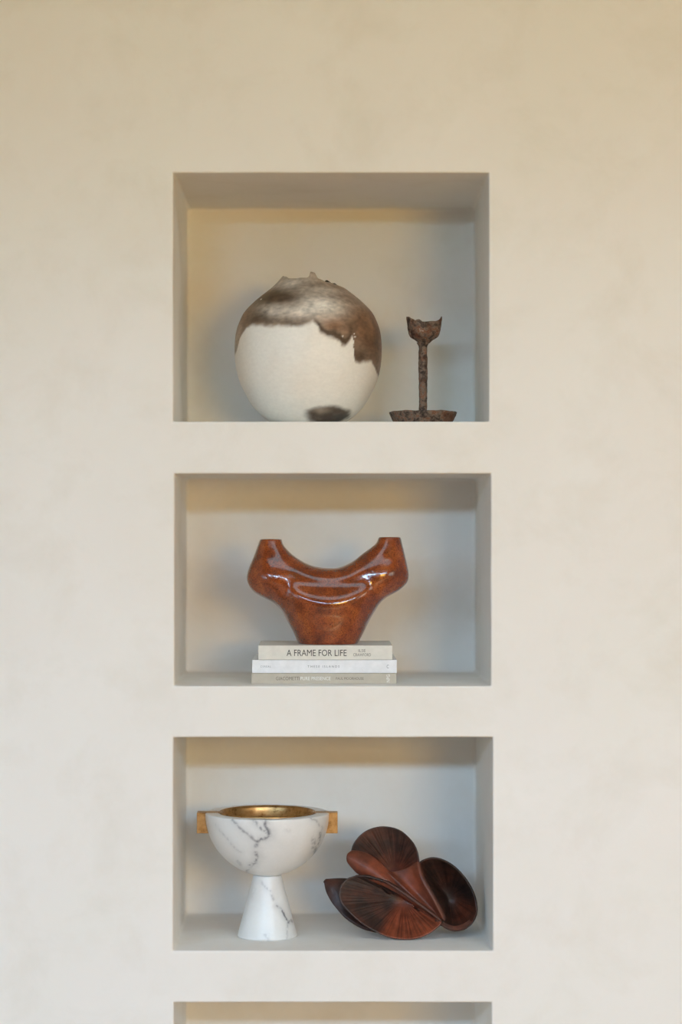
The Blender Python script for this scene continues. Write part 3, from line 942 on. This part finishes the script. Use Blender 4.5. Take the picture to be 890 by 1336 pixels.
def marble_bowl():
    y0 = 0.17
    k = S * (1 + y0 / D)
    fpy = HY + (1240.5 - HY) / (1 + y0 / D)
    cx = 348.9
    root = empty('footed_bowl', (P(cx, 0, y0).x, y0, FLOOR[2]))
    tag(root, 'white veined marble bowl on a cone foot with brass liner and side lugs', 'bowl')
    M = vcol_mat('white_marble', 0.28, 0.5, None, grain=0.02)
    Mb, nt, b = new_mat('aged_brass')
    n1 = noise_node(nt, 55, 6, 0.65)
    r1 = ramp(nt, [(0.30, (0.18, 0.085, 0.03)), (0.45, (0.48, 0.28, 0.11)), (0.75, (0.66, 0.43, 0.20))])
    nt.links.new(n1.outputs[0], r1.inputs[0]); nt.links.new(r1.outputs[0], b.inputs['Base Color'])
    b.inputs['Metallic'].default_value = 1.0
    b.inputs['Roughness'].default_value = 0.36
    n2 = noise_node(nt, 140, 4)
    add_bump(nt, b, n2.outputs[0], 0.12, 0.002)
    RIM = 1059.5
    H = fpy - RIM                      # rim height in px
    # bowl shell
    pr = []
    zc = H
    bot = fpy - 1142.5
    for i in range(90):
        a = R(90) * i / 89
        pr.append((81 * math.sin(a), bot + (H - 1.2 - bot) * (1 - math.cos(a)) ** 0.97))
    pr[0] = (0.5, bot)
    # outer hemisphere slightly fuller below the rim, then the flat rim and the recess
    outer = [(r, zv) for r, zv in pr]
    rim = [(80.9, H - .5), (80.2, H), (79, H + .1), (72, H + .1), (65, H + .1), (63.2, H - .2), (62.8, H - 2), (62.5, H - 12), (56, H - 26), (40, H - 36), (15, H - 40), (1, H - 40)]
    rows = outer + smooth_curve(rim, 46).tolist()
    n = 480
    v, f = lathe([(r * k, zv * k) for r, zv in rows], n)
    cap(f, n, 0, True); cap(f, n, len(rows) - 1)
    V = np.array(v)
    u = V[:, 0] / k + cx; py = fpy - V[:, 2] / k + V[:, 1] / k * -0.0
    # account for the camera looking slightly down at the bowl: near points sit lower in the photo
    pyp = py - V[:, 1] / k * ((py - HY) / FPX)
    lines = [
        ([(306, 1069), (313, 1077), (319, 1084), (328, 1091), (337, 1097)], 1.3, .62),
        ([(333, 1070), (339, 1077), (345, 1083), (350, 1086)], 1.3, .75),
        ([(347, 1068), (349, 1077), (353, 1084), (354, 1090), (349, 1094), (342, 1095), (338, 1098), (337, 1103)], 1.6, .85),
        ([(336, 1112), (337, 1118), (335, 1125), (328, 1130)], 1.5, .8),
        ([(283, 1076), (291, 1085), (299, 1094), (308, 1106), (317, 1112)], 1.0, .30),
        ([(407, 1068), (413, 1070), (417, 1078)], 1.0, .45),
        ([(418, 1088), (416, 1098), (413, 1107), (410, 1112)], 1.2, .85),
        ([(410, 1095), (411, 1101), (409, 1107)], 1.4, .6),
        ([(421, 1080), (419, 1090)], 1.2, .35),
        ([(326, 1134), (322, 1138)], 1.2, .5), ([(312, 1124), (316, 1128)], 1.5, .3),
    ]
    blobs = [(351, 1080, 4, 10, .35), (377, 1084, 4, 3, .22), (409, 1098, 3, 7, .4)]
    col = marble_color(V, u, pyp, lines, blobs, 11)
    recalc_me = mesh_obj('bowl_shell', v, f, M, root, cols=col)
    # foot
    pr = [(1, 0), (37, 0), (38.6, .35), (39.2, 1.3), (38.9, 3.0)]
    for i in range(1, 80):
        t = i / 79
        pr.append((38.9 + (18.3 - 38.9) * t ** .97, 3.0 + (bot + .8 - 3.0) * t))
    pr.append((1, bot + .8))
    n = 320
    v, f = lathe([(r * k, zv * k) for r, zv in pr], n)
    cap(f, n, 0, True); cap(f, n, len(pr) - 1)
    V = np.array(v); u = V[:, 0] / k + cx; py = fpy - V[:, 2] / k
    pyp = py - V[:, 1] / k * ((py - HY) / FPX)
    lines = [([(342, 1150), (346, 1157), (353, 1163), (358, 1175)], 1.1, .35), ([(360, 1182), (366, 1186), (371, 1193), (375, 1199), (377, 1203)], .95, .95),
             ([(377, 1203), (379, 1200), (382, 1203)], .9, .8), ([(376, 1205), (375, 1215), (375, 1224)], 1.1, .4), ([(347, 1220), (351, 1226)], 2, .3), ([(332, 1160), (330, 1172)], 2.5, .12)]
    blobs = [(343, 1152, 2, 2, .5), (346, 1156.5, 1.5, 1.5, .4), (353, 1162, 1.5, 1.2, .4), (349, 1222, 4, 5, .25)]
    col = marble_color(V, u, pyp, lines, blobs, 23)
    mesh_obj('foot', v, f, M, root, cols=col)
    # brass liner: rolled rim and dished inside
    pr = [(62.0, H - 3), (62.6, H + .2), (62.3, H + 1.1), (61.2, H + 1.5), (60, H + 1.0), (58.6, H - .8), (57.5, H - 6), (54, H - 14), (46, H - 22), (32, H - 28), (15, H - 31), (1.0, H - 31.6)]
    c = smooth_curve(pr, 60)
    v, f = lathe([(r * k, zv * k) for r, zv in c], 160)
    cap(f, 160, len(c) - 1)
    mesh_obj('brass_liner', v, f, Mb, root)
    for sg in (-1, 1):
        x0, x1 = sorted((sg * 62.2 * k, sg * 91.6 * k))
        box_mesh('brass_lug', (x0, -9 * k, (H - 26.6) * k), (x1, 9 * k, (H + .35) * k), Mb, root, bevel=.0007, seg=2)
marble_bowl()

# ================================================================== 6. carved wooden petal sculpture
def wood_sculpture():
    y0 = 0.19
    org = Vector((P(525, 0, y0).x, y0, FLOOR[2]))
    root = empty('carved_petal_sculpture', org)
    tag(root, 'dark reddish brown carved wooden sculpture of overlapping cupped petals', 'sculpture')
    M = vcol_mat('carved_dark_wood', 0.42, 0.4, (220, 0.25, 0.002))
    dk = np.array(lin(60, 44, 38)); rd = np.array(lin(140, 70, 45)); md = np.array(lin(84, 50, 38))

    def finish(name, top, thick, ns, nt_, closed, red, ribs=None, center=None):
        """top: (ns+1, nt, 3) grid of world points; gives it a rounded thickness on the far side"""
        A = np.array(top)
        du = np.gradient(A, axis=0)
        if closed:
            dv = (np.roll(A, -1, 1) - np.roll(A, 1, 1)) / 2
        else:
            dv = np.gradient(A, axis=1)
        nr = np.cross(du, dv)
        nr /= (np.linalg.norm(nr, axis=2, keepdims=True) + 1e-12)
        # away from the viewer
        sgn = np.sign(nr[..., 1].mean()) or 1
        nr *= sgn
        bot = A + nr * thick[..., None]
        a, b = A.shape[:2]
        verts = np.vstack([A.reshape(-1, 3), bot.reshape(-1, 3)]) - np.array(org)
        faces = []
        jn = b if closed else b - 1
        for i in range(a - 1):
            for j in range(jn):
                p, q = i * b + j, i * b + (j + 1) % b
                faces.append((p, q, q + b, p + b))
                o_ = a * b
                faces.append((o_ + p, o_ + p + b, o_ + q + b, o_ + q))
        o_ = a * b
        for j in range(jn):
            p, q = (a - 1) * b + j, (a - 1) * b + (j + 1) % b
            faces.append((p, q, o_ + q, o_ + p))
            if not closed:
                p, q = j, j + 1
                faces.append((q, p, o_ + p, o_ + q))
        if not closed:
            for i in range(a - 1):
                p, q = i * b, (i + 1) * b
                faces.append((p, q, o_ + q, o_ + p))
                p, q = i * b + b - 1, (i + 1) * b + b - 1
                faces.append((q, p, o_ + p, o_ + q))
        w = fbm_np(verts, 60, 4, 3); w2 = fbm_np(verts, 22, 3, 9)
        rr = np.r_[red.ravel(), red.ravel() * .3]
        rr = np.clip(rr + .18 * w2, 0, 1)[:, None]
        col = dk * (1 - rr) + rd * rr
        col = col * (1 + .35 * w + .15 * w2)[:, None]
        if ribs is not None:
            col[:a * b] *= (1 + ribs.ravel())[:, None]
        o = mesh_obj(name, verts, faces, M, root, cols=np.clip(col, .006, 1))
        recalc(o)
        return o

    def dish(name, outline, c, depth_pow, redfn, nrib=40, rib=0.0010, thick=0.007, seed=0, nt_=220, ns=44):
        """outline: closed list of (px, py, y); c: hub (px, py, y)"""
        pts = list(outline) + [outline[0], outline[1], outline[2]]
        cv = smooth_curve(outline[-2:] + pts, 2000)
        # cut the one clean period
        s0 = np.argmin(np.linalg.norm(cv[:700] - np.array(outline[0]), axis=1))
        s1 = 1000 + np.argmin(np.linalg.norm(cv[1000:] - np.array(outline[0]), axis=1))
        per = cv[s0:s1]
        idx = np.linspace(0, len(per), nt_, endpoint=False).astype(int)
        E = per[idx]
        C = np.array(c)
        rows, reds, rb = [], [], []
        rnd = np.array([noise.noise(Vector((math.cos(2 * math.pi * j / nt_) * 4 + seed, math.sin(2 * math.pi * j / nt_) * 4, seed))) for j in range(nt_)])
        for i in range(ns + 1):
            s = max(i / ns, 0.004)
            q = np.empty((nt_, 3))
            q[:, :2] = C[:2] + (E[:, :2] - C[:2]) * s
            q[:, 2] = C[2] + (E[:, 2] - C[2]) * s ** depth_pow
            th = np.arange(nt_) / nt_ * 2 * math.pi
            wave = np.sin(th * nrib + 9 * rnd + 2.0 * s) * sstep(.12, .5, s) * (1 - .75 * sstep(.85, 1, s))
            q[:, 2] += rib * wave
            rows.append([P(*t)[:] for t in q])
            reds.append(redfn(q[:, 0], q[:, 1]))
            rb.append(.26 * wave + .16 * np.sin(th * nrib * 2.7 + 20 * rnd) * sstep(.2, .6, s))
        sv = np.linspace(0, 1, ns + 1)[:, None] * np.ones((1, nt_))
        tk = thick * (.25 + .75 * np.sqrt(np.clip(1 - sv ** 10, 0, 1)))
        return finish(name, rows, tk, ns, nt_, True, np.array(reds), np.array(rb))

    def loft(name, curves, nu, nv, redfn, thick=0.006):
        """curves: list of 3+ polylines of (px, py, y); smooth surface through them"""
        C = np.array([smooth_curve(c, nv) for c in curves])
        grid = np.empty((nu, nv, 3))
        for j in range(nv):
            grid[:, j] = smooth_curve(C[:, j], nu)
        W = [[P(*t)[:] for t in r] for r in grid]
        red = redfn(grid[..., 0], grid[..., 1])
        tk = np.full(red.shape, thick)
        return finish(name, W, tk, nu, nv, False, red)

    gauss = lambda x, y, cx, cy, sx, sy: np.exp(-((x - cx) / sx) ** 2 - ((y - cy) / sy) ** 2)

    # pointed leaf behind, seen from its underside
    loft('petal', [
        [(422.5, 1152, .235), (426, 1167, .225), (436, 1184, .212), (452, 1200, .198), (473, 1212, .192), (492, 1217, .195)],
        [(423, 1151, .236), (433, 1161, .222), (446, 1174, .214), (462, 1188, .212), (480, 1198, .216), (497, 1204, .222)],
        [(424, 1150, .238), (440, 1154, .228), (456, 1163, .226), (472, 1172, .230), (488, 1180, .236), (502, 1188, .242)],
        [(425, 1149, .240), (445, 1148, .242), (464, 1150, .246), (480, 1157, .252), (494, 1165, .258), (506, 1172, .262)],
    ], 24, 40, lambda x, y: .10 + 0 * x, .006)
    # tall rear petal
    dish('petal', [(459, 1122, .205), (460, 1108, .212), (466, 1097, .220), (477, 1087, .228), (492, 1081.5, .232), (508, 1081.5, .230), (522, 1086, .226), (534, 1096, .220),
                   (542, 1108, .212), (545.5, 1122, .205), (546, 1134, .200), (538, 1150, .19), (524, 1160, .185), (508, 1152, .180), (492, 1140, .182), (474, 1132, .19)],
         (515, 1143, .245), 1.7, lambda x, y: .12 + .75 * gauss(x, y, 528, 1138, 22, 13) + .25 * gauss(x, y, 480, 1128, 22, 12), 34, .0011, .008, 1.3)
    # rolled fold at the left
    loft('fold', [
        [(459, 1111.5, .196), (472, 1113, .192), (486, 1119, .188), (500, 1131, .182), (514, 1145, .176), (528, 1160, .170), (540, 1172, .166)],
        [(453, 1117, .184), (466, 1122, .174), (480, 1129, .168), (494, 1139, .162), (508, 1150, .160), (524, 1163, .160), (539, 1174, .162)],
        [(452.5, 1126, .184), (464, 1132, .172), (477, 1138, .164), (491, 1146, .158), (505, 1154, .156), (522, 1165, .157), (538, 1175.5, .160)],
        [(458, 1134, .194), (466, 1142, .184), (476, 1148, .174), (489, 1154, .166), (503, 1160, .162), (520, 1169, .160), (536, 1178, .162)],
    ], 28, 60, lambda x, y: .55 + .45 * gauss(x, y, 492, 1138, 20, 12), .008)
    # shoulder between the ridge and the right cup
    loft('fold', [
        [(500, 1136, .176), (514, 1148, .166), (530, 1163, .156), (546, 1178, .149), (561, 1191, .143), (575, 1202, .138)],
        [(515, 1139, .186), (526, 1150, .176), (539, 1163, .166), (552, 1176, .157), (565, 1190, .147), (576, 1202, .139)],
        [(532, 1134, .180), (539, 1146, .168), (549, 1160, .157), (559, 1174, .149), (568, 1189, .143), (577, 1203, .138)],
        [(545, 1126, .165), (547, 1140, .151), (553, 1155, .144), (562, 1171, .138), (571, 1188, .135), (580, 1204, .135)],
    ], 30, 60, lambda x, y: .45 + .55 * gauss(x, y, 536, 1154, 14, 16), .010)
    # right cup
    dish('petal', [(548.5, 1129, .167), (555, 1124.5, .173), (565, 1122.5, .178), (578, 1125.5, .182), (592, 1134, .186), (606, 1149, .188), (616, 1166, .186), (620.5, 1182, .180), (620.5, 1195, .172),
                   (615, 1206, .162), (606, 1213, .152), (594, 1215.5, .144), (584, 1211, .139), (577, 1201, .140), (567, 1178, .144), (557, 1157, .150), (550, 1141, .157)],
         (586, 1172, .262), 2.4, lambda x, y: .03 + .6 * gauss(x, y, 606, 1193, 14, 17) + .12 * gauss(x, y, 580, 1155, 16, 14), 30, .0007, .009, 4.1)
    # thick lower lip of the right cup
    loft('rim', [
        [(570, 1199, .140), (580, 1206, .140), (592, 1210, .145), (603, 1208, .153), (613, 1202, .164)],
        [(571, 1204, .134), (580, 1211, .134), (593, 1215, .139), (606, 1212.5, .148), (616, 1205, .160)],
        [(573, 1208, .140), (582, 1214.5, .141), (594, 1217.5, .146), (607, 1215, .154), (617, 1207, .165)],
    ], 16, 40, lambda x, y: .25 + 0 * x, .008)
    # broad front petal, fluted, resting on the shelf
    dish('petal', [(443, 1168, .150), (445, 1158, .156), (452, 1150, .162), (463, 1146, .164), (477, 1146, .160), (492, 1150, .154), (505, 1155, .150), (518, 1163, .147), (532, 1172.5, .144), (548, 1184, .140),
                   (563, 1195, .135), (575, 1205, .130), (569, 1213, .126), (557, 1221, .122), (541, 1226.3, .1185), (524, 1227, .118), (507, 1224, .119), (490, 1217, .122), (472, 1206, .128), (456, 1192, .136), (446, 1180, .143)],
         (527, 1176.5, .196), 1.6, lambda x, y: .02 + .85 * sstep(-4, 10, (x - 507) * .75 + (y - 1190) * .38) , 46, .0016, .009, 7.7)
    # the ridge line that ties the petals together
    rc = smooth_curve([(500, 1151, .150), (512, 1158, .147), (530, 1170, .143), (548, 1183, .139), (563, 1194, .134), (576, 1204, .131)], 60)
    verts, faces = [], []
    m = 12
    for i, q in enumerate(rc):
        c = P(*q)
        r = .0042 * (1 - .5 * abs(2 * i / 59 - 1) ** 2)
        for j in range(m):
            a = 2 * math.pi * j / m
            verts.append(c + Vector((.5 * math.cos(a), math.sin(a), .75 * math.cos(a))) * r - org)
    for i in range(len(rc) - 1):
        for j in range(m):
            a, b = i * m + j, i * m + (j + 1) % m
            faces.append((a, b, b + m, a + m))
    cap(faces, m, 0, True); cap(faces, m, len(rc) - 1)
    recalc(mesh_obj('ridge', verts, faces, M, root, cols=np.tile(md, (len(verts), 1))))
    # settle on the shelf
    lo = min((o.matrix_basis @ v.co).z for o in root.children for v in o.data.vertices)
    root.location.z -= lo
wood_sculpture()
